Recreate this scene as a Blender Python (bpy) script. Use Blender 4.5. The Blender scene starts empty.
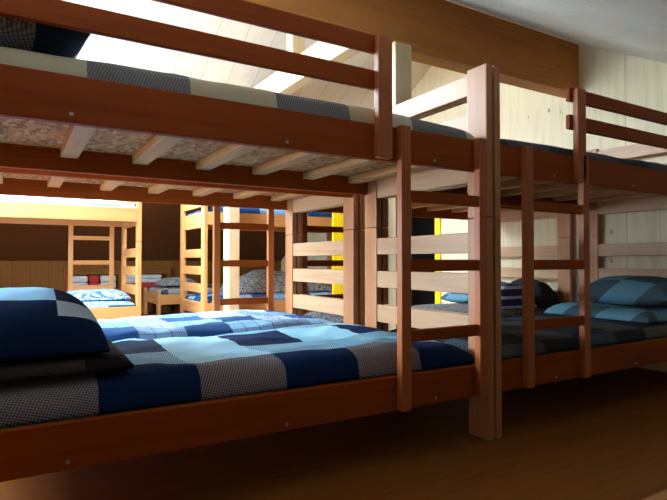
import bpy, bmesh, math, random
from mathutils import Vector, Matrix, noise
random.seed(7)
sc = bpy.context.scene
C = sc.collection
PI = math.pi

# ------------------------------------------------------------------ helpers
def link(o):
    C.objects.link(o)
    return o

class MB:
    """collects shapes into one mesh"""
    def __init__(self):
        self.bm = bmesh.new()
    def box(self, x0, x1, y0, y1, z0, z1, bev=0.004):
        b = bmesh.new()
        bmesh.ops.create_cube(b, size=1.0)
        for v in b.verts:
            v.co = Vector(((x0+x1)/2 + v.co.x*(x1-x0), (y0+y1)/2 + v.co.y*(y1-y0), (z0+z1)/2 + v.co.z*(z1-z0)))
        if bev > 0:
            m = min(x1-x0, y1-y0, z1-z0)
            bmesh.ops.bevel(b, geom=list(b.edges), offset=min(bev, m*0.3), segments=2, affect='EDGES', profile=0.6)
        self._add(b)
        return self
    def prism(self, poly, x0, x1):
        """polygon in the YZ plane pushed along X"""
        b = bmesh.new()
        a = [b.verts.new((x0, y, z)) for y, z in poly]
        c = [b.verts.new((x1, y, z)) for y, z in poly]
        b.faces.new(a); b.faces.new(c[::-1])
        n = len(poly)
        for i in range(n):
            b.faces.new((a[i], c[i], c[(i+1) % n], a[(i+1) % n]))
        bmesh.ops.recalc_face_normals(b, faces=b.faces)
        self._add(b)
        return self
    def cyl(self, p0, p1, r, seg=12):
        p0, p1 = Vector(p0), Vector(p1)
        b = bmesh.new()
        d = p1-p0
        bmesh.ops.create_cone(b, cap_ends=True, segments=seg, radius1=r, radius2=r*0.8, depth=d.length)
        q = Vector((0, 0, 1)).rotation_difference(d.normalized())
        bmesh.ops.transform(b, matrix=Matrix.Translation((p0+p1)/2) @ q.to_matrix().to_4x4(), verts=b.verts)
        self._add(b)
        return self
    def _add(self, b):
        me = bpy.data.meshes.new('tmp'); b.to_mesh(me); b.free()
        self.bm.from_mesh(me); bpy.data.meshes.remove(me)
    def build(self, name, mat, parent=None, smooth=False):
        me = bpy.data.meshes.new(name)
        self.bm.to_mesh(me); self.bm.free()
        if smooth:
            for p in me.polygons: p.use_smooth = True
        o = link(bpy.data.objects.new(name, me))
        if mat: me.materials.append(mat)
        if parent: o.parent = parent
        return o

def tag(o, label=None, cat=None, group=None, kind=None):
    if label: o['label'] = label
    if cat: o['category'] = cat
    if group: o['group'] = group
    if kind: o['kind'] = kind
    return o

def empty(name, loc, rz=0):
    o = link(bpy.data.objects.new(name, None))
    o.location = loc; o.rotation_euler = (0, 0, rz); o.empty_display_size = .1
    return o

# ------------------------------------------------------------------ materials
class NT:
    def __init__(self, name):
        self.m = bpy.data.materials.new(name); self.m.use_nodes = True
        self.t = self.m.node_tree; self.t.nodes.clear()
        self.out = self.t.nodes.new('ShaderNodeOutputMaterial')
        self.bsdf = self.t.nodes.new('ShaderNodeBsdfPrincipled')
        self.t.links.new(self.bsdf.outputs[0], self.out.inputs[0])
    def n(self, typ, **kw):
        n = self.t.nodes.new(typ)
        for k, v in kw.items(): setattr(n, k, v)
        return n
    def l(self, a, b): self.t.links.new(a, b)
    def put(self, inp, v):
        if isinstance(v, bpy.types.NodeSocket): self.l(v, inp)
        elif isinstance(v, (tuple, list)) and len(v) == 3 and inp.type == 'RGBA': inp.default_value = (*v, 1)
        else: inp.default_value = v
    def math(self, op, a, b=0.0, c=None):
        n = self.n('ShaderNodeMath', operation=op)
        self.put(n.inputs[0], a); self.put(n.inputs[1], b)
        if c is not None: self.put(n.inputs[2], c)
        return n.outputs[0]
    def mix(self, f, a, b, blend='MIX'):
        n = self.n('ShaderNodeMix', data_type='RGBA', blend_type=blend)
        self.put(n.inputs[0], f); self.put(n.inputs[6], a); self.put(n.inputs[7], b)
        return n.outputs[2]
    def coords(self):
        tc = self.n('ShaderNodeTexCoord'); return tc.outputs['Object']
    def noise(self, vec, scale, detail=3, rough=.55, dist=0):
        n = self.n('ShaderNodeTexNoise'); self.l(vec, n.inputs['Vector'])
        n.inputs['Scale'].default_value = scale; n.inputs['Detail'].default_value = detail
        n.inputs['Roughness'].default_value = rough; n.inputs['Distortion'].default_value = dist
        return n.outputs[0]
    def vmap(self, vec, scale=(1, 1, 1), rot=(0, 0, 0), loc=(0, 0, 0)):
        n = self.n('ShaderNodeMapping'); self.l(vec, n.inputs[0])
        n.inputs['Scale'].default_value = scale; n.inputs['Rotation'].default_value = rot; n.inputs['Location'].default_value = loc
        return n.outputs[0]
    def ramp(self, f, stops, interp='LINEAR'):
        n = self.n('ShaderNodeValToRGB'); self.put(n.inputs[0], f)
        cr = n.color_ramp; cr.interpolation = interp
        while len(cr.elements) < len(stops): cr.elements.new(.5)
        for e, (p, c) in zip(cr.elements, stops):
            e.position = p; e.color = (*c, 1)
        return n.outputs[0]
    def bump(self, h, strength=.2, dist=.01):
        n = self.n('ShaderNodeBump'); n.inputs['Strength'].default_value = strength; n.inputs['Distance'].default_value = dist
        self.l(h, n.inputs['Height']); self.l(n.outputs[0], self.bsdf.inputs['Normal'])
    def fin(self, col, rough=.5, spec=.5, sheen=0):
        self.put(self.bsdf.inputs['Base Color'], col); self.put(self.bsdf.inputs['Roughness'], rough)
        self.bsdf.inputs['Specular IOR Level'].default_value = spec
        self.bsdf.inputs['Sheen Weight'].default_value = sheen
        return self.m

def scl(c, k): return tuple(x*k for x in c)

def wood(name, axis, base, dark=.72, rough=.42, knots=0.0, seam=None, seam_axis=None, spec=.5, seam_dark=.3):
    """timber with its grain along axis; seam = board width along seam_axis"""
    t = NT(name)
    co = t.coords()
    oi = t.n('ShaderNodeObjectInfo')
    off = t.n('ShaderNodeCombineXYZ')
    for i in range(3): t.l(t.math('MULTIPLY', oi.outputs['Random'], 7.0+3*i), off.inputs[i])
    va = t.n('ShaderNodeVectorMath', operation='ADD'); t.l(co, va.inputs[0]); t.l(off.outputs[0], va.inputs[1])
    s = [14, 14, 14]; s['XYZ'.index(axis)] = .9
    v = t.vmap(va.outputs[0], scale=tuple(s))
    g = t.noise(v, 1.6, 4, .6, .6)
    s2 = [90, 90, 90]; s2['XYZ'.index(axis)] = 3
    g2 = t.noise(t.vmap(va.outputs[0], scale=tuple(s2)), 1.0, 2)
    gg = t.math('ADD', t.math('MULTIPLY', g, .75), t.math('MULTIPLY', g2, .25))
    d = (base[0]*dark, base[1]*dark*.92, base[2]*dark*.82)
    col = t.ramp(gg, [(.32, d), (.52, base), (.72, scl(base, 1.08))])
    if knots > 0:
        sk = [1.0, 1.0, 1.0]; sk['XYZ'.index(axis)] = .7
        vo = t.n('ShaderNodeTexVoronoi'); t.l(t.vmap(va.outputs[0], scale=tuple(sk)), vo.inputs['Vector'])
        vo.inputs['Scale'].default_value = knots
        k = t.math('LESS_THAN', vo.outputs['Distance'], .042*knots/4.0)
        soft = t.ramp(vo.outputs['Distance'], [(0, (1, 1, 1)), (.042*knots/4, (.75, .75, .75)), (.07*knots/4, (0, 0, 0))])
        keep = t.math('GREATER_THAN', t.n('ShaderNodeSeparateColor').outputs[0], -1)
        scn = t.n('ShaderNodeSeparateColor'); t.l(vo.outputs['Color'], scn.inputs[0])
        keep = t.math('GREATER_THAN', scn.outputs[0], .45)
        f = t.math('MULTIPLY', soft, keep)
        col = t.mix(f, col, (base[0]*.3, base[1]*.2, base[2]*.14))
    if seam:
        sp = t.n('ShaderNodeSeparateXYZ'); t.l(co, sp.inputs[0])
        q = t.math('DIVIDE', sp.outputs['XYZ'.index(seam_axis)], seam)
        fr = t.math('FRACT', t.math('ADD', q, 50.13))
        ln = t.math('LESS_THAN', fr, .004/seam)
        idx = t.math('FLOOR', t.math('ADD', q, 50.13))
        wn = t.n('ShaderNodeTexWhiteNoise', noise_dimensions='1D'); t.l(idx, wn.inputs['W'])
        col = t.mix(t.math('MULTIPLY', wn.outputs[0], .22), col, scl(base, .72))
        col = t.mix(ln, col, scl(base, seam_dark))
    col = t.mix(t.math('MULTIPLY', oi.outputs['Random'], .18), col, scl(base, .8))
    t.bump(g2, .08, .004)
    return t.fin(col, rough, spec)

def fabric(name, dark, lights, cell=.31, off=(0, 0), tooth=.55, parity_all=False, line=None, dark_share=1.0, rough=.85, size=.007, dark2=None, dark_tooth=0, gingham=False, shade_below=None, first=None):
    """patchwork cotton: squares of a dark colour alternate with paler ones, the pale ones woven in houndstooth"""
    t = NT(name)
    co = t.coords(); sp = t.n('ShaderNodeSeparateXYZ'); t.l(co, sp.inputs[0])
    x, y, z = sp.outputs
    qx = t.math('DIVIDE', t.math('SUBTRACT', x, off[0]), cell)
    v = t.math('ADD', y, z)
    qy = t.math('DIVIDE', t.math('SUBTRACT', v, off[1]), cell)
    cx = t.math('FLOOR', qx); cy = t.math('FLOOR', qy)
    par = t.math('FLOORED_MODULO', t.math('ADD', cx, cy), 2.0)
    if gingham: par = t.math('SUBTRACT', 1.0, t.math('MULTIPLY', t.math('FLOORED_MODULO', cx, 2.0), t.math('FLOORED_MODULO', cy, 2.0)))
    cv = t.n('ShaderNodeCombineXYZ'); t.l(cx, cv.inputs[0]); t.l(cy, cv.inputs[1]); cv.inputs[2].default_value = .37
    wn = t.n('ShaderNodeTexWhiteNoise', noise_dimensions='3D'); t.l(cv.outputs[0], wn.inputs['Vector'])
    n = len(lights)
    lightc = t.ramp(wn.outputs[0], [(i/n, c) for i, c in enumerate(lights)], 'CONSTANT')
    frow = t.math('LESS_THAN', cy, -.5)
    if first: lightc = t.mix(frow, lightc, first[0])
    # woven houndstooth, a slanted small check
    ch = t.n('ShaderNodeTexChecker'); ch.inputs['Scale'].default_value = 1.0/size
    sh = t.n('ShaderNodeCombineXYZ'); t.l(t.math('ADD', x, t.math('MULTIPLY', v, .5)), sh.inputs[0]); t.l(t.math('SUBTRACT', v, t.math('MULTIPLY', x, .5)), sh.inputs[1]); sh.inputs[2].default_value = .001
    t.l(sh.outputs[0], ch.inputs['Vector'])
    w2 = t.math('GREATER_THAN', t.math('FRACT', t.math('MULTIPLY', wn.outputs[0], 7.3)), 1-tooth)
    if first: w2 = t.math('ADD', t.math('MULTIPLY', w2, t.math('SUBTRACT', 1.0, frow)), t.math('MULTIPLY', frow, first[1]))
    f = t.math('MULTIPLY', t.math('MULTIPLY', ch.outputs['Fac'], w2), .8)
    lightc = t.mix(f, lightc, scl(dark, 1.6))
    dk = dark
    if dark2: dk = t.mix(t.math('GREATER_THAN', wn.outputs[0], .55), dark, dark2)
    if dark_tooth: dk = t.mix(t.math('MULTIPLY', ch.outputs['Fac'], dark_tooth), dk, lights[1])
    col = t.mix(t.math('LESS_THAN', par, .5), lightc, dk)
    if dark_share < 1:
        hit = t.math('MULTIPLY', t.math('LESS_THAN', par, .5), t.math('LESS_THAN', wn.outputs[0], dark_share))
        col = t.mix(hit, lightc, dk)
    if shade_below is not None: col = t.mix(t.math('LESS_THAN', v, shade_below), col, dark)  # paints the shaded near side of a pillow in the dark colour
    if line:
        fx = t.math('LESS_THAN', t.math('FRACT', t.math('MULTIPLY', qx, 3.0)), .07)
        fy = t.math('LESS_THAN', t.math('FRACT', t.math('MULTIPLY', qy, 3.0)), .07)
        col = t.mix(t.math('MULTIPLY', t.math('MAXIMUM', fx, fy), .75), col, line)
    t.bump(t.noise(co, 260, 2), .1, .002)
    return t.fin(col, rough, .08, 0)

def mottled(name, a, b, scale=38):
    t = NT(name); co = t.coords()
    f = t.noise(co, scale, 2, .5, 2.2)
    return t.fin(t.ramp(f, [(.46, a), (.54, b)]), .85, .2, .1)

def stripes(name, a, b, period=.05, duty=.35, axis='X', third=None):
    t = NT(name); co = t.coords(); sp = t.n('ShaderNodeSeparateXYZ'); t.l(co, sp.inputs[0])
    q = t.math('FRACT', t.math('DIVIDE', sp.outputs['XYZ'.index(axis)], period))
    q = t.math('LESS_THAN', q, duty)
    return t.fin(t.mix(q, a, b), .85, .2, .1)

def plain(name, col, rough=.6, metal=0, var=.15, scale=20, spec=.5):
    t = NT(name); co = t.coords()
    c = t.mix(t.math('MULTIPLY', t.noise(co, scale, 3), var*2), col, scl(col, .6))
    t.bsdf.inputs['Metallic'].default_value = metal
    return t.fin(c, rough, spec)

SHADED_BEECH = (.29, .055, .005)  # bed wood darkened and reddened for the shade on the front rails
PINE = (.54, .255, .085)
WALL = (.76, .65, .42)
M = {}
for a in 'XYZ':
    M['beech'+a] = wood('beech_'+a, a, SHADED_BEECH, .8, .5, spec=.12)
    M['palebeech'+a] = wood('lit_beech_'+a, a, (.56, .33, .175), .85, .4, spec=.5)  # lit copy of the same bed wood, for end boards facing the daylight
    M['beechpost'+a] = wood('beech_post_'+a, a, (.46, .195, .078), .85, .4, spec=.5)  # half-lit copy of the same wood, for the posts
    M['beechladder'+a] = wood('beech_ladder_'+a, a, (.42, .12, .028), .85, .42, spec=.35)  # slightly lit copy of the same wood, for ladder and guard uprights
    M['pine'+a] = wood('pine_'+a, a, PINE, .82, .42, knots=1.6)
M['battenY'] = wood('batten_wood', 'Y', (.52, .29, .11), .8, .55)
M['wall'] = wood('wall_boards', 'Z', WALL, .88, .5, knots=5.0, seam=1.25, seam_axis='Y')
M['knee'] = wood('knee_boards', 'Z', (.18, .07, .011), .85, .65, spec=.15, knots=3.0, seam=.22, seam_axis='X')
M['brownwall'] = wood('brown_boards', 'Z', (.16, .085, .04), .85, .6, seam=.2, seam_axis='Y')
M['ceil'] = wood('ceiling_boards', 'Y', (.66, .61, .51), .95, .45, seam=.27, seam_axis='X')
M['ceilnear'] = wood('whitewashed_boards', 'Y', (.74, .74, .68), .93, .45, seam=.27, seam_axis='X')
M['brownwood'] = wood('brown_wood', 'X', (.15, .06, .02), .85, .65, spec=.15)
M['beamX'] = wood('beam_wood_long', 'X', (.52, .19, .03), .8, .6, knots=1.2)
M['beamY'] = wood('beam_wood_cross', 'Y', (.62, .47, .27), .85, .5, knots=1.2)
M['post'] = wood('post_wood', 'Z', (.66, .50, .28), .85, .5, knots=2.2)
M['floor'] = wood('floor_planks', 'X', (.23, .072, .009), .65, .55, spec=.2, seam_dark=.62, knots=1.2, seam=.14, seam_axis='Y')

def osb():
    t = NT('chipboard'); co = t.coords()
    vo = t.n('ShaderNodeTexVoronoi'); t.l(t.vmap(co, scale=(1, .45, 1), rot=(0, 0, .5)), vo.inputs['Vector']); vo.inputs['Scale'].default_value = 55
    scn = t.n('ShaderNodeSeparateColor'); t.l(vo.outputs['Color'], scn.inputs[0])
    col = t.ramp(scn.outputs[0], [(0, (.22, .085, .025)), (.35, (.42, .19, .06)), (.7, (.48, .25, .09)), (1, (.58, .35, .15))])
    return t.fin(col, .7, .3)
M['osb'] = osb()
M['bolt'] = plain('bolt_steel', (.55, .5, .45), .35, .9)
M['yellow'] = plain('yellow_paint', (.86, .60, .005), .4, var=.04)
M['dark'] = plain('passage_dark', (.03, .03, .032), .8)  # near black, in place of the darkness in an unlit passage
M['frame'] = wood('window_wood', 'Z', (.6, .45, .26), .85)
M['brass'] = plain('brass', (.7, .5, .2), .3, .9)

NAVY = (.005, .022, .078)
LBLUE = (.38, .64, .86)
GREY = (.40, .42, .44)
PALE = (.62, .68, .72)
TAUPE = (.26, .22, .155)
M['fab_blue'] = fabric('patchwork_blue', NAVY, [(.46, .78, .95), (.40, .78, .97), (.44, .80, .97)], .31, (.1465, .24), .45, gingham=True, first=((.34, .29, .24), 1.0))
M['fab_light'] = fabric('patchwork_light', (.02, .08, .24), [(.22, .48, .72), (.44, .58, .70), (.28, .52, .74), (.38, .54, .68)], .25, (.03, .02), .35, line=(.03, .06, .14), dark_share=.7)
M['fab_grey'] = fabric('patchwork_grey', (.10, .105, .12), [(.46, .42, .30), (.36, .35, .3), (.42, .38, .29)], .31, (.1065, .24), .1, dark_tooth=.55, first=((.50, .45, .31), 0.0))
M['fab_dark'] = fabric('patchwork_dark', (.05, .055, .07), [(.14, .14, .16), (.10, .10, .12)], .3, (.1, .1), .3)
M['fab_dim'] = fabric('patchwork_slate', (.035, .042, .052), [(.11, .11, .11), (.08, .11, .14), (.14, .135, .12)], .3, (.05, .1), .4)
M['fab_sky'] = fabric('patchwork_sky', (.16, .40, .56), [(.6, .7, .74), (.5, .62, .68), (.25, .48, .62)], .3, (.1, .1), .1)
M['fab_brightpil'] = fabric('pillow_blue', (.006, .02, .07), [(.34, .62, .84), (.28, .56, .8), (.5, .7, .84)], .24, (.10, .05), .1, shade_below=.17, dark_share=.4)  # near side coloured dark for shade, light blue squares above
M['fab_bluepil'] = fabric('pillow_sky', (.08, .13, .16), [(.09, .19, .24), (.15, .34, .43)], .24, (.1, .12), .1)
M['fab_greypil'] = fabric('pillow_grey', (.02, .045, .10), [(.34, .33, .31), (.40, .37, .29)], .24, (.05, .04), 1.0, dark_share=.45, size=.009)
M['throw'] = fabric('dark_throw', (.015, .012, .012), [(.05, .038, .03), (.06, .05, .042)], .3, (.1, .1), .5)
M['fab_hound'] = fabric('houndstooth', (.05, .055, .065), [(.3, .29, .27), (.36, .34, .3)], .26, (.1, .1), 1.0, dark_share=.35, size=.009)
M['mottled'] = mottled('mottled_grey_weave', (.035, .04, .055), (.30, .28, .25))
M['mottled_blue'] = mottled('mottled_blue_weave', (.03, .12, .42), (.42, .58, .74), 16)
M['fab_navybig'] = fabric('patchwork_navy', (.015, .05, .15), [(.42, .44, .46), (.2, .36, .55)], .62, (.0, -.3), .3)
M['stripe_navy'] = stripes('navy_white_stripe', (.015, .03, .12), (.6, .68, .78), .075, .3, 'Z')
M['stripe_long'] = stripes('blue_white_stripe', (.015, .06, .28), (.72, .78, .82), .09, .5, 'X')
M['black_cloth'] = plain('black_cloth', (.012, .011, .013), .9)
M['white_cloth'] = plain('white_cloth', (.55, .55, .53), .9)
M['red_cloth'] = plain('red_cloth', (.42, .02, .02), .9)
M['foam'] = plain('mattress_cotton', (.42, .42, .40), .9)
M['navy_cloth'] = plain('navy_cloth', (.012, .03, .11), .9)

def glass():
    t = NT('window_glass')
    tr = t.n('ShaderNodeBsdfTransparent'); gl = t.n('ShaderNodeBsdfGlossy'); gl.inputs['Roughness'].default_value = .02
    mx = t.n('ShaderNodeMixShader'); mx.inputs[0].default_value = .06
    t.l(tr.outputs[0], mx.inputs[1]); t.l(gl.outputs[0], mx.inputs[2]); t.l(mx.outputs[0], t.out.inputs[0])
    return t.m
M['glass'] = glass()

# ------------------------------------------------------------------ the room
XR, XL = 4.02, -1.75          # gable walls
YN, YF = -.55, 8.5           # knee walls
S = .555
YRDG = 4.0
def roof(y): return 2.605 + S*(y-2.726) if y <= YRDG else 2.605 + S*(YRDG-2.726) - S*(y-YRDG)
ZR = roof(YRDG)

def struct(o, label=None):
    o['kind'] = 'structure'
    if label: o['label'] = label
    return o

struct(MB().box(XL-.1, XR+1.5, YN-.1, YF+.1, -.1, 0, 0).build('floor', M['floor']), 'dark brown plank floor')

def gable_piece(y0, y1, z0=0.0, z1=None):
    """outline below the roof between y0 and y1"""
    p = [(y0, z0), (y1, z0)]
    if z1 is None:
        p.append((y1, roof(y1)+.03))
        if y0 < YRDG < y1: p.append((YRDG, ZR+.03))
        p.append((y0, roof(y0)+.03))
    else:
        p += [(y1, z1), (y0, z1)]
    return p
DY0, DY1, DZ = 4.49, 5.25, 2.03
w = MB()
w.prism(gable_piece(YN-.1, DY0), XR, XR+.1)
w.prism(gable_piece(DY1, YF+.1), XR, XR+.1)
w.prism(gable_piece(DY0, DY1, DZ), XR, XR+.1)
struct(w.build('wall_right', M['wall']), 'pale knotty pine gable wall')
WY0, WY1, WZ0, WZ1 = 2.3, 5.0, .8, 1.85
w = MB()
w.prism(gable_piece(YN-.1, WY0), XL-.1, XL)
w.prism(gable_piece(WY1, YF+.1), XL-.1, XL)
w.prism(gable_piece(WY0, WY1, 0, WZ0), XL-.1, XL)
w.prism(gable_piece(WY0, WY1, WZ1), XL-.1, XL)
struct(w.build('wall_left', M['wall']))
struct(MB().box(XL-.1, XR+.1, YF, YF+.1, 0, roof(YF)+.03, 0).build('wall_back', M['knee']), 'low knee wall of vertical boards')
struct(MB().box(XL-.1, XR+.1, YN-.1, YN, 0, roof(YN)+.03, 0).build('wall_front', M['brownwall']))

struct(MB().prism(gable_piece(YN, 1.62), -.62, -.54).build('light_block_wall', M['brownwall']), 'unseen brown partition added beside the camera to block light')  # added out of view to cut bounce light around the camera

# sloping ceilings, the near one with a roof window left of the view
def slope_piece(mb, x0, x1, y0, y1):
    mb.prism([(y0, roof(y0)), (y1, roof(y1)), (y1, roof(y1)+.12), (y0, roof(y0)+.12)], x0, x1)
SX0, SX1, SY0, SY1 = -1.55, -.25, 2.95, 3.8
c = MB()
slope_piece(c, XL-.1, SX0, YN-.1, YRDG)
slope_piece(c, SX1, XR+.1, YN-.1, YRDG)
slope_piece(c, SX0, SX1, YN-.1, SY0)
slope_piece(c, SX0, SX1, SY1, YRDG)
struct(c.build('ceiling', M['ceilnear']), 'near slope of the boarded roof')
FX0, FX1, FY0, FY1 = .15, 1.75, 5.42, 6.45
GX0, GX1, GY0, GY1 = -1.55, -.22, 4.12, 5.35
c = MB()
slope_piece(c, XL-.1, GX0, YRDG, YF+.1)
slope_piece(c, GX1, FX0, YRDG, YF+.1)
slope_piece(c, GX0, GX1, YRDG, GY0)
slope_piece(c, GX0, GX1, GY1, YF+.1)
slope_piece(c, FX1, XR+.1, YRDG, YF+.1)
slope_piece(c, FX0, FX1, YRDG, FY0)
slope_piece(c, FX0, FX1, FY1, YF+.1)
struct(c.build('ceiling', M['ceil']), 'far slope of the boarded roof')

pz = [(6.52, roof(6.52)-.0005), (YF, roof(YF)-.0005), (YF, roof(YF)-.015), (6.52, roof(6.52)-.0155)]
struct(MB().prism(pz, XL, XR).build('ceiling_sheet', M['brownwood']), 'thin brown sheet low on the far roof slope')  # thin sheet under the slope, browner than the boards above it

# windows (left of the picture or behind the bunks)
win = struct(empty('window_1', (XL-.05, (WY0+WY1)/2, WZ0)))
f = MB()
hw, hh = (WY1-WY0)/2, WZ1-WZ0
f.box(-.04, .04, -hw, -hw+.07, 0, hh); f.box(-.04, .04, hw-.07, hw, 0, hh)
f.box(-.04, .04, -hw+.07, hw-.07, 0, .07); f.box(-.04, .04, -hw+.07, hw-.07, hh-.07, hh); f.box(-.035, .035, -.035, .035, .07, hh-.07)
f.build('window_frame', M['frame'], win)
MB().box(-.004, .004, -hw+.07, hw-.07, .07, hh-.07, 0).build('window_pane', M['glass'], win)
def roof_window(name, x0, x1, y0, y1, sgn):
    win = struct(empty(name, ((x0+x1)/2, (y0+y1)/2, roof((y0+y1)/2)+.06)))
    win.rotation_euler = (sgn*math.atan(S), 0, 0)
    hx = (x1-x0)/2; hy = (y1-y0)/2/math.cos(math.atan(S))
    f = MB()
    f.box(-hx, -hx+.06, -hy, hy, -.05, .05); f.box(hx-.06, hx, -hy, hy, -.05, .05)
    f.box(-hx+.06, hx-.06, -hy, -hy+.06, -.05, .05); f.box(-hx+.06, hx-.06, hy-.06, hy, -.05, .05)
    f.build('window_frame', M['frame'], win)
    MB().box(-hx+.06, hx-.06, -hy+.06, hy-.06, -.004, .004, 0).build('window_pane', M['glass'], win)
roof_window('window_2', SX0, SX1, SY0, SY1, 1)
roof_window('window_3', FX0, FX1, FY0, FY1, -1)
roof_window('window_4', GX0, GX1, GY0, GY1, -1)

# roof timbers
PB0, PB1 = 2.187, 2.603
struct(MB().box(XL, XR, 2.726, 2.87, PB0, 2.600, .004).build('purlin_beam', M['beamX']), 'broad brown roof beam in front')
struct(MB().box(2.05, 2.165, 2.87, 5.36, 2.33, 2.545, .005).build('tie_beam', M['beamY']), 'cross beam between the two roof beams')
struct(MB().box(2.035, 2.155, 4.08, 4.20, 2.545, roof(4.2)-.002, .004).build('king_post', M['post']), 'short post on the cross beam')
struct(MB().box(2.048, 2.178, 2.657, 2.773, 0, PB0, .004).build('timber_post', M['post']), 'knotty timber post between the front bunk rows')
struct(MB().box(1.95, 2.065, 5.40, 5.585, 0, roof(5.585)-.002, .004).build('timber_post', M['post']), 'pale timber post in front of the middle bunk')
struct(MB().box(-.5, 3.2, .955, .995, 0, .015, .004).build('trim_1', M['pineX']), 'pale batten on the floor')

# yellow door, open against the bunk, and the dark passage beyond
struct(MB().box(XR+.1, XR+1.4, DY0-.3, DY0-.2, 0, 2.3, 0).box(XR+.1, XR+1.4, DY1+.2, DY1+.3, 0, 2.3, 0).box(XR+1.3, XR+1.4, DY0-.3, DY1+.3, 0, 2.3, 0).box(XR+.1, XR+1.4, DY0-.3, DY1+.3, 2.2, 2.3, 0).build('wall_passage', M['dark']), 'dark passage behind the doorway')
d = struct(empty('door_1', (XR, DY1, 0)), 'yellow door standing open with yellow frame')
MB().box(-.02, .1, DY0-.085-DY1, DY0-DY1, 0, DZ+.08).box(-.02, .1, 0, .085, 0, DZ+.08).box(-.02, .1, DY0-DY1, 0, DZ, DZ+.08).build('door_frame', M['yellow'], d)
leaf = MB().box(0, .775, -.022, .022, .01, DZ-.01).build('door_leaf', M['yellow'], d)
leaf.location = (-.03, .03, 0); leaf.rotation_euler = (0, 0, PI-.155)
hd = MB().cyl((.70, .022, 1.0), (.70, .07, 1.0), .011).cyl((.70, .065, 1.0), (.59, .065, 1.0), .010).cyl((.70, -.022, 1.0), (.70, -.07, 1.0), .011).cyl((.70, -.065, 1.0), (.59, -.065, 1.0), .010).build('door_handle', M['bolt'], leaf)

# framed alcove low in the knee wall
al = struct(empty('trim_2', (1.345, YF, 0)), 'wooden framed alcove low in the knee wall')
MB().box(-.745, .745, -.10, 0, .60, .68).box(-.745, -.69, -.10, 0, .0, .60).box(.69, .745, -.10, 0, .0, .60).box(-.03, .03, -.09, 0, .395, .60).build('alcove_frame', M['knee'], al)
MB().box(-.69, .69, -.12, 0, .365, .395).build('alcove_shelf', M['knee'], al)
MB().box(-.75, .75, -.108, 0, .68, .695).build('alcove_cap', M['brownwood'], al)

# ------------------------------------------------------------------ bunk beds
L, W, TP, WP = 2.127, .97, .0372, .1208
ZJ = .9947; ZT = 1.6885
def make_bed(name, X0, Y0, label, cat, wd, ladder=None, guard=None, upper=True, group=None, open_left=False):
    """X0, Y0 = left front corner. ladder = (side, left x); guard = (side, x of stile, board x0, board x1)"""
    root = empty(name, (X0+L/2, Y0+W/2, 0))
    tag(root, label, cat, group)
    mx, my, mz = M[wd+'X'], M[wd+'Y'], M[wd+'Z']
    ox, oy = -L/2, -W/2
    mp = M['beechpostZ'] if wd == 'beech' else mz
    ml = M['beechladderZ'] if wd == 'beech' else mz
    me_ = M['palebeechY'] if wd == 'beech' else my
    def B(part, x0, x1, y0, y1, z0, z1, mat, parent=root, bev=.004):
        return MB().box(ox+x0, ox+x1, oy+y0, oy+y1, z0, z1, bev).build(part, mat, parent)
    low_top = ZJ-.0015 if upper else .40
    for x in (0, L-TP):
        for y in (0, W-WP):
            B('post', x, x+TP, y, y+WP, 0, low_top, mp, bev=.005)
            if upper: B('upper_post', x, x+TP, y, y+WP, ZJ+.0015, ZT, mp, bev=.005)
        xa, xb = x+.006, x+TP-.006
        bl = [(.207, .34), (.445, .545), (.645, .74), (.8352, .9306)] if upper else [(.207, .36)]
        if open_left and x == 0: bl = bl[:1]
        for z0, z1 in bl: B('end_board', xa, xb, WP, W-WP, z0, z1, me_)
        if upper:
            for z0, z1 in [(1.165, 1.33), (1.395, 1.49), (1.57, 1.668)]: B('end_board', xa, xb, WP, W-WP, z0, z1, me_)
    tiers = [(.207, .3408)] + ([(1.1932, 1.3317)] if upper else [])
    for z0, z1 in tiers:
        B('side_rail', TP, L-TP, .002, .035, z0, z1, mx)
        B('side_rail', TP, L-TP, W-.035, W-.002, z0, z1, mx)
        for k in range(7):
            xc = .185 + .3*k
            B('batten', xc-.035, xc+.035, .036, W-.036, z0+.06, z0+.0985, M['battenY'])
        B('base_panel', TP+.006, L-TP-.006, .037, W-.037, z0+.099, z0+.110, M['osb'], bev=0)
        for xb_ in (.417, 1.10, 1.783):
            MB().cyl((ox+xb_, oy+.003, z0+.024), (ox+xb_, oy-.004, z0+.024), .0065).build('bolt', M['bolt'], root)
    if ladder:
        side, xl = ladder
        y0, y1 = (-.032, .0015) if side == 'front' else (W-.0015, W+.032)
        lw = .475
        lad = MB()
        lr = empty_child('ladder', root)
        for xs in (xl, xl+lw-.048):
            B('ladder_rail', xs, xs+.048, y0, y1, .21, 1.335, ml, lr)
        ya, yb = y0+.005, y1-.005
        for z0, z1 in [(.475, .523), (.756, .804), (1.033, 1.081)]:
            B('rung', xl+.048, xl+lw-.048, ya, yb, z0, z1, mx, lr)
    if guard:
        side, stiles, x0, x1 = guard
        if side == 'front': ys, yb = (-.032, .0015), (.003, .026)
        else: ys, yb = (W-.0015, W+.032), (W-.026, W-.003)
        gr = empty_child('guard_rail', root)
        for sx in stiles: B('guard_post', sx, sx+.066, ys[0], ys[1], 1.195, 1.672, ml, gr, .006)
        for z0, z1 in [(1.469, 1.542), (1.612, 1.681)]:
            B('guard_board', x0, x1, yb[0], yb[1], z0, z1, mx, gr)
    return root

def empty_child(name, parent):
    o = link(bpy.data.objects.new(name, None)); o.parent = parent; o.empty_display_size = .05
    return o

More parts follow.
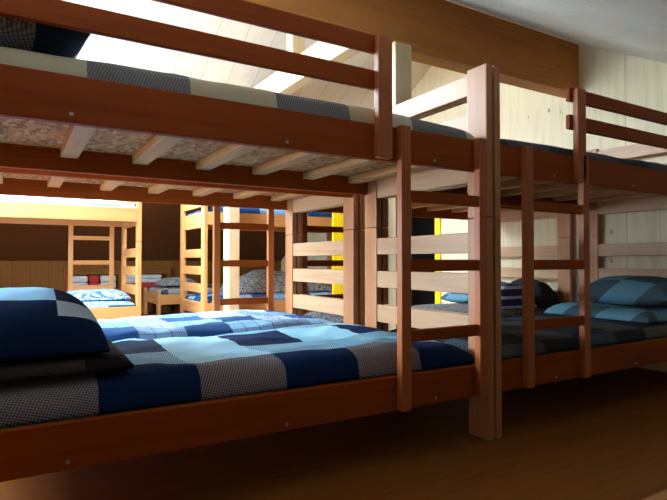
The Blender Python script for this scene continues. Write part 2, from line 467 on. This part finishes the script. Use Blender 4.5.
Y1 = 1.6829
XA = 1.8453-L; XB = 1.8595
Y2 = Y1+W+.1239
GB = 'wooden bunk beds'
A1 = make_bed('bunk_bed', XA, Y1, 'large reddish wooden bunk bed nearest the camera, running out at left', 'bunk bed', 'beech',
              ('front', 1.301-XA), ('front', (1.193-XA, .045), TP+.004, 1.262-XA), group=GB, open_left=True)
B1 = make_bed('bunk_bed', XB, Y1, 'reddish wooden bunk bed at front right with ladder left of its guard rail', 'bunk bed', 'beech',
              ('front', 2.035-XB), ('front', (2.424-XB, L-.32), 2.404-XB, L-TP-.004), group=GB)
A2 = make_bed('bunk_bed', XA, Y2, 'wooden bunk bed right behind the large front bunk, ladder on its far side', 'bunk bed', 'beech',
              ('rear', 1.238-XA), ('rear', (1.14-XA, .045), TP+.004, 1.20-XA), group=GB, open_left=True)
B2 = make_bed('bunk_bed', XB, Y2, 'wooden bunk bed behind the front right bunk, with striped blanket on its lower bed', 'bunk bed', 'beech',
              ('rear', 1.955-XB), ('rear', (2.424-XB, L-.32), 2.404-XB, L-TP-.004), group=GB)
YC = 5.62
XC = 1.105-L; XD = 1.75
Cb = make_bed('bunk_bed', XC, YC, 'sunlit pale pine bunk bed at far left beyond the aisle', 'bunk bed', 'pine',
              ('rear', .515-XC), None, group=GB)
Db = make_bed('bunk_bed', XD, YC, 'pine bunk bed beyond the aisle behind the pale timber post', 'bunk bed', 'pine', None, None, group=GB)
Eb = make_bed('low_bed', 1.66, 7.34, 'low pine bed by the knee wall, seen between the far bunks', 'bed', 'pine', None, None, upper=False)

# ------------------------------------------------------------------ bedding
def bump_n(x, y, sd, amp):
    p = Vector((x*2.2+sd*3.7, y*2.6+sd*1.3, sd*5.1))
    a = noise.noise(p) + .55*noise.noise(p*2.3) + .22*noise.noise(p*5.1)
    q = Vector((x*3.0+sd, y*9.0, sd*2.0))
    ridge = (1-abs(noise.noise(q)))**4
    return amp*(a*.8 + .25*ridge)

def soft_mesh(name, lx, ly, t, amp, seed, mat, p=10, q=.33, nx=72, ny=44, base=.0, sag=0):
    """padded flat thing: flat underside, domed rim, soft folds; origin at its near left bottom corner"""
    bm = bmesh.new()
    def par(i, n): 
        s = -math.cos(PI*i/n); return s*(.35) + (2*i/n-1)*.65
    top = {}; bot = {}
    for i in range(nx+1):
        for j in range(ny+1):
            u, v = par(i, nx), par(j, ny)
            e = max(0, (1-abs(u)**p)*(1-abs(v)**p))**q
            x, y = lx*(u+1)/2, ly*(v+1)/2
            z = t*e + bump_n(x, y, seed, amp)*e
            wob = .012*noise.noise(Vector((x*3, y*3, seed)))
            edge = i in (0, nx) or j in (0, ny)
            if edge: z = .012
            z = max(z, .012 if edge else .016)
            top[i, j] = bm.verts.new((x + (wob if 0 < i < nx else 0), y, z))
            inset = .99
            bot[i, j] = bm.verts.new((lx*(u*inset+1)/2, ly*(v*inset+1)/2, 0))
    for i in range(nx):
        for j in range(ny):
            bm.faces.new((top[i, j], top[i+1, j], top[i+1, j+1], top[i, j+1]))
            bm.faces.new((bot[i, j], bot[i, j+1], bot[i+1, j+1], bot[i+1, j]))
    for i in range(nx):
        bm.faces.new((top[i+1, 0], top[i, 0], bot[i, 0], bot[i+1, 0]))
        bm.faces.new((top[i, ny], top[i+1, ny], bot[i+1, ny], bot[i, ny]))
    for j in range(ny):
        bm.faces.new((top[0, j], top[0, j+1], bot[0, j+1], bot[0, j]))
        bm.faces.new((top[nx, j+1], top[nx, j], bot[nx, j], bot[nx, j+1]))
    me = bpy.data.meshes.new(name); bm.to_mesh(me); bm.free()
    for f in me.polygons: f.use_smooth = True
    me.materials.append(mat)
    return link(bpy.data.objects.new(name, me))

def pillow_mesh(name, lx, ly, t, amp, seed, mat, n=36):
    bm = bmesh.new(); top = {}; bot = {}
    for i in range(n+1):
        for j in range(n+1):
            u, v = -math.cos(PI*i/n)*.5+(2*i/n-1)*.5, -math.cos(PI*j/n)*.5+(2*j/n-1)*.5
            e = max(0, (1-abs(u)**3.2)*(1-abs(v)**3.2))**.55
            k = 1-.07*(1-abs(v)**2)*abs(u)**3; k2 = 1-.07*(1-abs(u)**2)*abs(v)**3
            x, y = lx/2*u*k, ly/2*v*k2
            b = bump_n(x+.5, y+.5, seed, amp)*e
            top[i, j] = bm.verts.new((x, y, t*.62*e+b))
            rim = i in (0, n) or j in (0, n)
            bot[i, j] = top[i, j] if rim else bm.verts.new((x, y, -t*.38*e))
    for i in range(n):
        for j in range(n):
            bm.faces.new((top[i, j], top[i+1, j], top[i+1, j+1], top[i, j+1]))
            bm.faces.new((bot[i, j], bot[i, j+1], bot[i+1, j+1], bot[i+1, j]))
    me = bpy.data.meshes.new(name); bm.to_mesh(me); bm.free()
    for f in me.polygons: f.use_smooth = True
    me.materials.append(mat)
    return link(bpy.data.objects.new(name, me))

LOW, UP = .318, 1.3045
def bedding(X0, Y0, z, mat, where, what, t=.085, amp=.018, seed=1, x_in=(.0, .0), poff=None, p=10):
    m = soft_mesh('mattress', L-2*TP-.012, W-.078, .0215, .0, seed, M['foam'], p=30, q=.2, nx=20, ny=12)
    m.location = (X0+TP+.006, Y0+.039, z)
    tag(m, 'thin mattress ' + where, 'mattress', 'thin mattresses under the duvets')
    d = soft_mesh('duvet', L-2*TP-.016-x_in[0]-x_in[1], W-.08, t, amp, seed, mat, p=p)
    d.location = (X0+TP+.008+x_in[0], Y0+.040, z+.022)
    tag(d, what, 'duvet', 'patchwork duvets on the bunks')
    return d

def place(o, loc, rot=(0, 0, 0)):
    o.location = loc; o.rotation_euler = rot
    return o

bedding(XA, Y1, LOW, M['fab_blue'], 'on the lower bed of the front left bunk', 'navy, grey and light blue patchwork duvet on the nearest lower bed', .098, .030, 1)
bedding(XA, Y1, UP, M['fab_grey'], 'on the upper bed of the front left bunk', 'dark grey and beige patchwork duvet on the nearest upper bed', .098, .014, 2)
bedding(XA, Y2, LOW, M['fab_light'], 'on the lower bed behind the front left bunk', 'bright light blue checked duvet behind the nearest lower bed', .10, .034, 3)
bedding(XA, Y2, UP, M['fab_sky'], 'on the upper bed behind the front left bunk', 'duvet on the upper bed behind the nearest bunk', .07, .012, 4)
bedding(XB, Y1, LOW, M['fab_dim'], 'on the lower bed of the front right bunk', 'slate grey patchwork duvet on the front right lower bed', .07, .014, 5)
bedding(XB, Y1, UP, M['fab_dark'], 'on the upper bed of the front right bunk', 'dark navy duvet on the front right upper bed', .075, .010, 6)
bedding(XB, Y2, LOW, M['mottled'], 'on the lower bed behind the front right bunk', 'dark houndstooth duvet on the lower bed behind the front right bunk', .075, .016, 7)
bedding(XB, Y2, UP, M['fab_dark'], 'on the upper bed behind the front right bunk', 'duvet on the upper bed behind the front right bunk', .05, .010, 8)
bedding(XC, YC, LOW, M['fab_light'], 'on the lower bed of the far left bunk', 'light blue and white patterned duvet on the far left lower bed', .065, .010, 9)
bedding(XC, YC, UP, M['fab_sky'], 'on the upper bed of the far left bunk', 'pale sky blue and white duvet on the far left upper bed', .085, .008, 10)
bedding(XD, YC, LOW, M['fab_light'], 'on the lower bed of the bunk behind the pale post', 'blue duvet on the lower bed behind the pale timber post', .07, .014, 11)
bedding(XD, YC, UP, M['fab_navybig'], 'on the upper bed of the bunk behind the pale post', 'navy, light blue and grey duvet on the upper bed behind the pale timber post', .085, .010, 12)
bedding(1.66, 7.34, LOW, M['fab_hound'], 'on the low bed by the knee wall', 'grey checked duvet on the low bed by the knee wall', .10, .02, 13)

# pillows, blankets and clothes
zl = LOW+.022
tag(place(soft_mesh('blanket', .54, .76, .05, .012, 21, M['throw'], p=6, nx=40, ny=40), (-.215, 1.75, zl+.108)),
    'folded grey blanket lying under the big dark pillow on the nearest lower bed', 'blanket', 'loose blankets on the beds')
tag(place(soft_mesh('pillow', .48, .76, .185, .02, 22, M['fab_brightpil'], p=2.6, q=.42, nx=44, ny=44), (-.225, 1.76, zl+.165), (0, .0, 0)),
    'big plump navy and light blue pillow at left end of the nearest lower bed', 'pillow', 'pillows on the beds')
zu = UP+.022
tag(place(pillow_mesh('pillow', .40, .70, .15, .012, 23, M['fab_greypil']), (-.02, 2.06, zu+.135), (0, .0, .05)),
    'dark patterned pillow on the nearest upper bed, at top left corner', 'pillow', 'pillows on the beds')
tag(place(pillow_mesh('pillow', .44, .62, .19, .015, 24, M['fab_bluepil']), (3.70, 2.10, zl+.165), (0, -.08, .06)),
    'light blue and grey pillow on the front right lower bed', 'pillow', 'pillows on the beds')
tag(place(soft_mesh('blanket', .62, .74, .075, .02, 25, M['fab_bluepil'], p=6, nx=40, ny=40), (3.28, 1.78, zl+.066)),
    'folded slate blue blanket under the pillow on the front right lower bed', 'blanket', 'loose blankets on the beds')
tag(place(pillow_mesh('pillow', .34, .36, .12, .01, 26, M['fab_bluepil']), (3.52, 3.52, zl+.12), (0, -.1, .1)),
    'small blue pillow on the bed behind the front right bunk, beside the yellow door frame', 'pillow', 'pillows on the beds')
tag(place(soft_mesh('blanket', .42, .34, .19, .03, 27, M['stripe_navy'], p=3, q=.5, nx=40, ny=36), (3.22, 2.86, zl+.07)),
    'crumpled navy and white striped blanket on the bed behind the front right bunk', 'blanket', 'loose blankets on the beds')
tag(place(soft_mesh('jacket', .26, .46, .21, .05, 28, M['black_cloth'], p=3, q=.5, nx=36, ny=36), (3.66, 2.83, zl+.07)),
    'crumpled black jacket beside the striped blanket, against the bed end', 'jacket')
tag(place(soft_mesh('blanket', 1.35, .70, .24, .06, 29, M['mottled'], p=2.6, q=.6, nx=60, ny=44), (2.15, 5.74, zl+.072)),
    'heaped grey houndstooth blanket on the lower bed behind the pale timber post', 'blanket', 'loose blankets on the beds')
tag(place(soft_mesh('blanket', .32, .60, .085, .015, 30, M['stripe_long'], p=4, q=.45, nx=36, ny=36), (.07, 5.70, zl+.115)),
    'small blue and white striped blanket on the far left lower bed', 'blanket', 'loose blankets on the beds')
tag(place(soft_mesh('blanket', .60, .60, .085, .015, 33, M['mottled_blue'], p=4, q=.45, nx=44, ny=36), (.42, 5.70, zl+.115)),
    'pale blue and white patterned blanket folded on the far left lower bed', 'blanket', 'loose blankets on the beds')
tag(place(soft_mesh('blanket', .5, .55, .10, .03, 31, M['mottled'], p=4, q=.45, nx=40, ny=36), (1.74, 7.45, zl+.10)),
    'rumpled grey blanket on the low bed by the knee wall', 'blanket', 'loose blankets on the beds')

from mathutils.bvhtree import BVHTree
def rest(o, supports):
    """lower or lift a soft thing until it just touches what it lies on"""
    vs, fs = [], []
    for q in supports:
        n = len(vs); m = q.matrix_basis
        vs += [m @ v.co for v in q.data.vertices]
        fs += [[n+i for i in p.vertices] for p in q.data.polygons]
    tree = BVHTree.FromPolygons(vs, fs)
    gap = []
    for v in o.data.vertices:
        w = o.matrix_basis @ v.co
        h = tree.ray_cast(Vector((w.x, w.y, 9)), Vector((0, 0, -1)))
        if h[0]: gap.append(w.z-h[0].z)
    if gap: o.location.z -= min(gap)-.001
allsoft = [o for o in C.objects if o.get('category') in ('duvet', 'blanket', 'pillow', 'jacket')]
def find(txt): return [o for o in allsoft if o['label'].startswith(txt)][0]
for item, under in (('folded grey blanket', ['navy, grey']), ('big plump navy', ['folded grey blanket', 'navy, grey']), ('dark patterned pillow', ['dark grey and beige']),
                    ('folded slate blue', ['slate grey']), ('light blue and grey pillow', ['folded slate blue', 'slate grey']),
                    ('small blue pillow', ['dark houndstooth']), ('crumpled navy', ['dark houndstooth']), ('crumpled black', ['dark houndstooth']),
                    ('heaped grey', ['blue duvet on']), ('small blue and white striped', ['light blue and white patterned duvet']),
                    ('pale blue and white', ['light blue and white patterned duvet']), ('rumpled grey', ['grey checked'])):
    rest(find(item), [find(u) for u in under])

def folded(name, x0, x1, z0, z1, mat, label, emblem=False):
    o = empty(name, ((x0+x1)/2, 8.415, z0))
    w2 = (x1-x0)/2; n = 2; h = (z1-z0)/n
    for k in range(n):
        b = MB().box(-w2, w2, -.055, .075, k*h+.001, (k+1)*h-.001, h*.28)
        b.build('fold', mat, o)
    tag(o, label, 'blanket', 'folded blankets in the alcove')
    return o
ZA = .3955
folded('folded_blanket', .70, .91, ZA, .585, M['white_cloth'], 'folded white blanket in the alcove left of the red one')
folded('folded_blanket', .925, 1.06, ZA, .59, M['red_cloth'], 'upright red folded blanket between two white ones in the alcove')
folded('folded_blanket', 1.075, 1.29, ZA, .585, M['white_cloth'], 'folded white blanket in the alcove right of the red one')
folded('folded_blanket', 1.42, 1.96, ZA, .47, M['red_cloth'], 'flat red folded blanket under the white one, near the low bed')
folded('folded_blanket', 1.44, 1.94, .4705, .59, M['white_cloth'], 'white folded blanket lying on the flat red one')

# ------------------------------------------------------------------ light and camera
wd = bpy.data.worlds.new('daylight'); sc.world = wd; wd.use_nodes = True
bg = wd.node_tree.nodes['Background']
bg.inputs[0].default_value = (.68, .86, 1.04, 1); bg.inputs[1].default_value = 90.0

def portal(name, loc, rot, sx, sy):
    la = bpy.data.lights.new(name, 'AREA'); la.shape = 'RECTANGLE'; la.size = sx; la.size_y = sy
    la.cycles.is_portal = True
    o = link(bpy.data.objects.new(name, la)); o.location = loc; o.rotation_euler = rot
    return o
portal('window_daylight', (XL-.11, (WY0+WY1)/2, (WZ0+WZ1)/2), (0, -PI/2, 0), WZ1-WZ0, WY1-WY0)
portal('roof_window_daylight', ((SX0+SX1)/2, (SY0+SY1)/2-.08, roof((SY0+SY1)/2)+.15), (math.atan(S), 0, 0), SX1-SX0, (SY1-SY0)*1.15)
for a0, a1, b0, b1 in ((FX0, FX1, FY0, FY1), (GX0, GX1, GY0, GY1)):
    portal('far_roof_window_daylight', ((a0+a1)/2, (b0+b1)/2+.08, roof((b0+b1)/2)+.15), (-math.atan(S), 0, 0), a1-a0, (b1-b0)*1.15)

cam = bpy.data.cameras.new('camera'); co = link(bpy.data.objects.new('camera', cam))
cam.sensor_width = 36; cam.lens = 532.5/667*36; cam.clip_start = .02
co.location = (0, 0, .7982); co.rotation_euler = (PI/2+.0205, 0, -.5399)
sc.camera = co
sc.view_settings.view_transform = 'Standard'; sc.view_settings.look = 'None'
sc.view_settings.exposure = -0.52; sc.view_settings.gamma = 1.0; sc.view_settings.use_curve_mapping = False
sc.cycles.use_denoising = True
sc.cycles.max_bounces = 12; sc.cycles.diffuse_bounces = 8; sc.cycles.transparent_max_bounces = 12
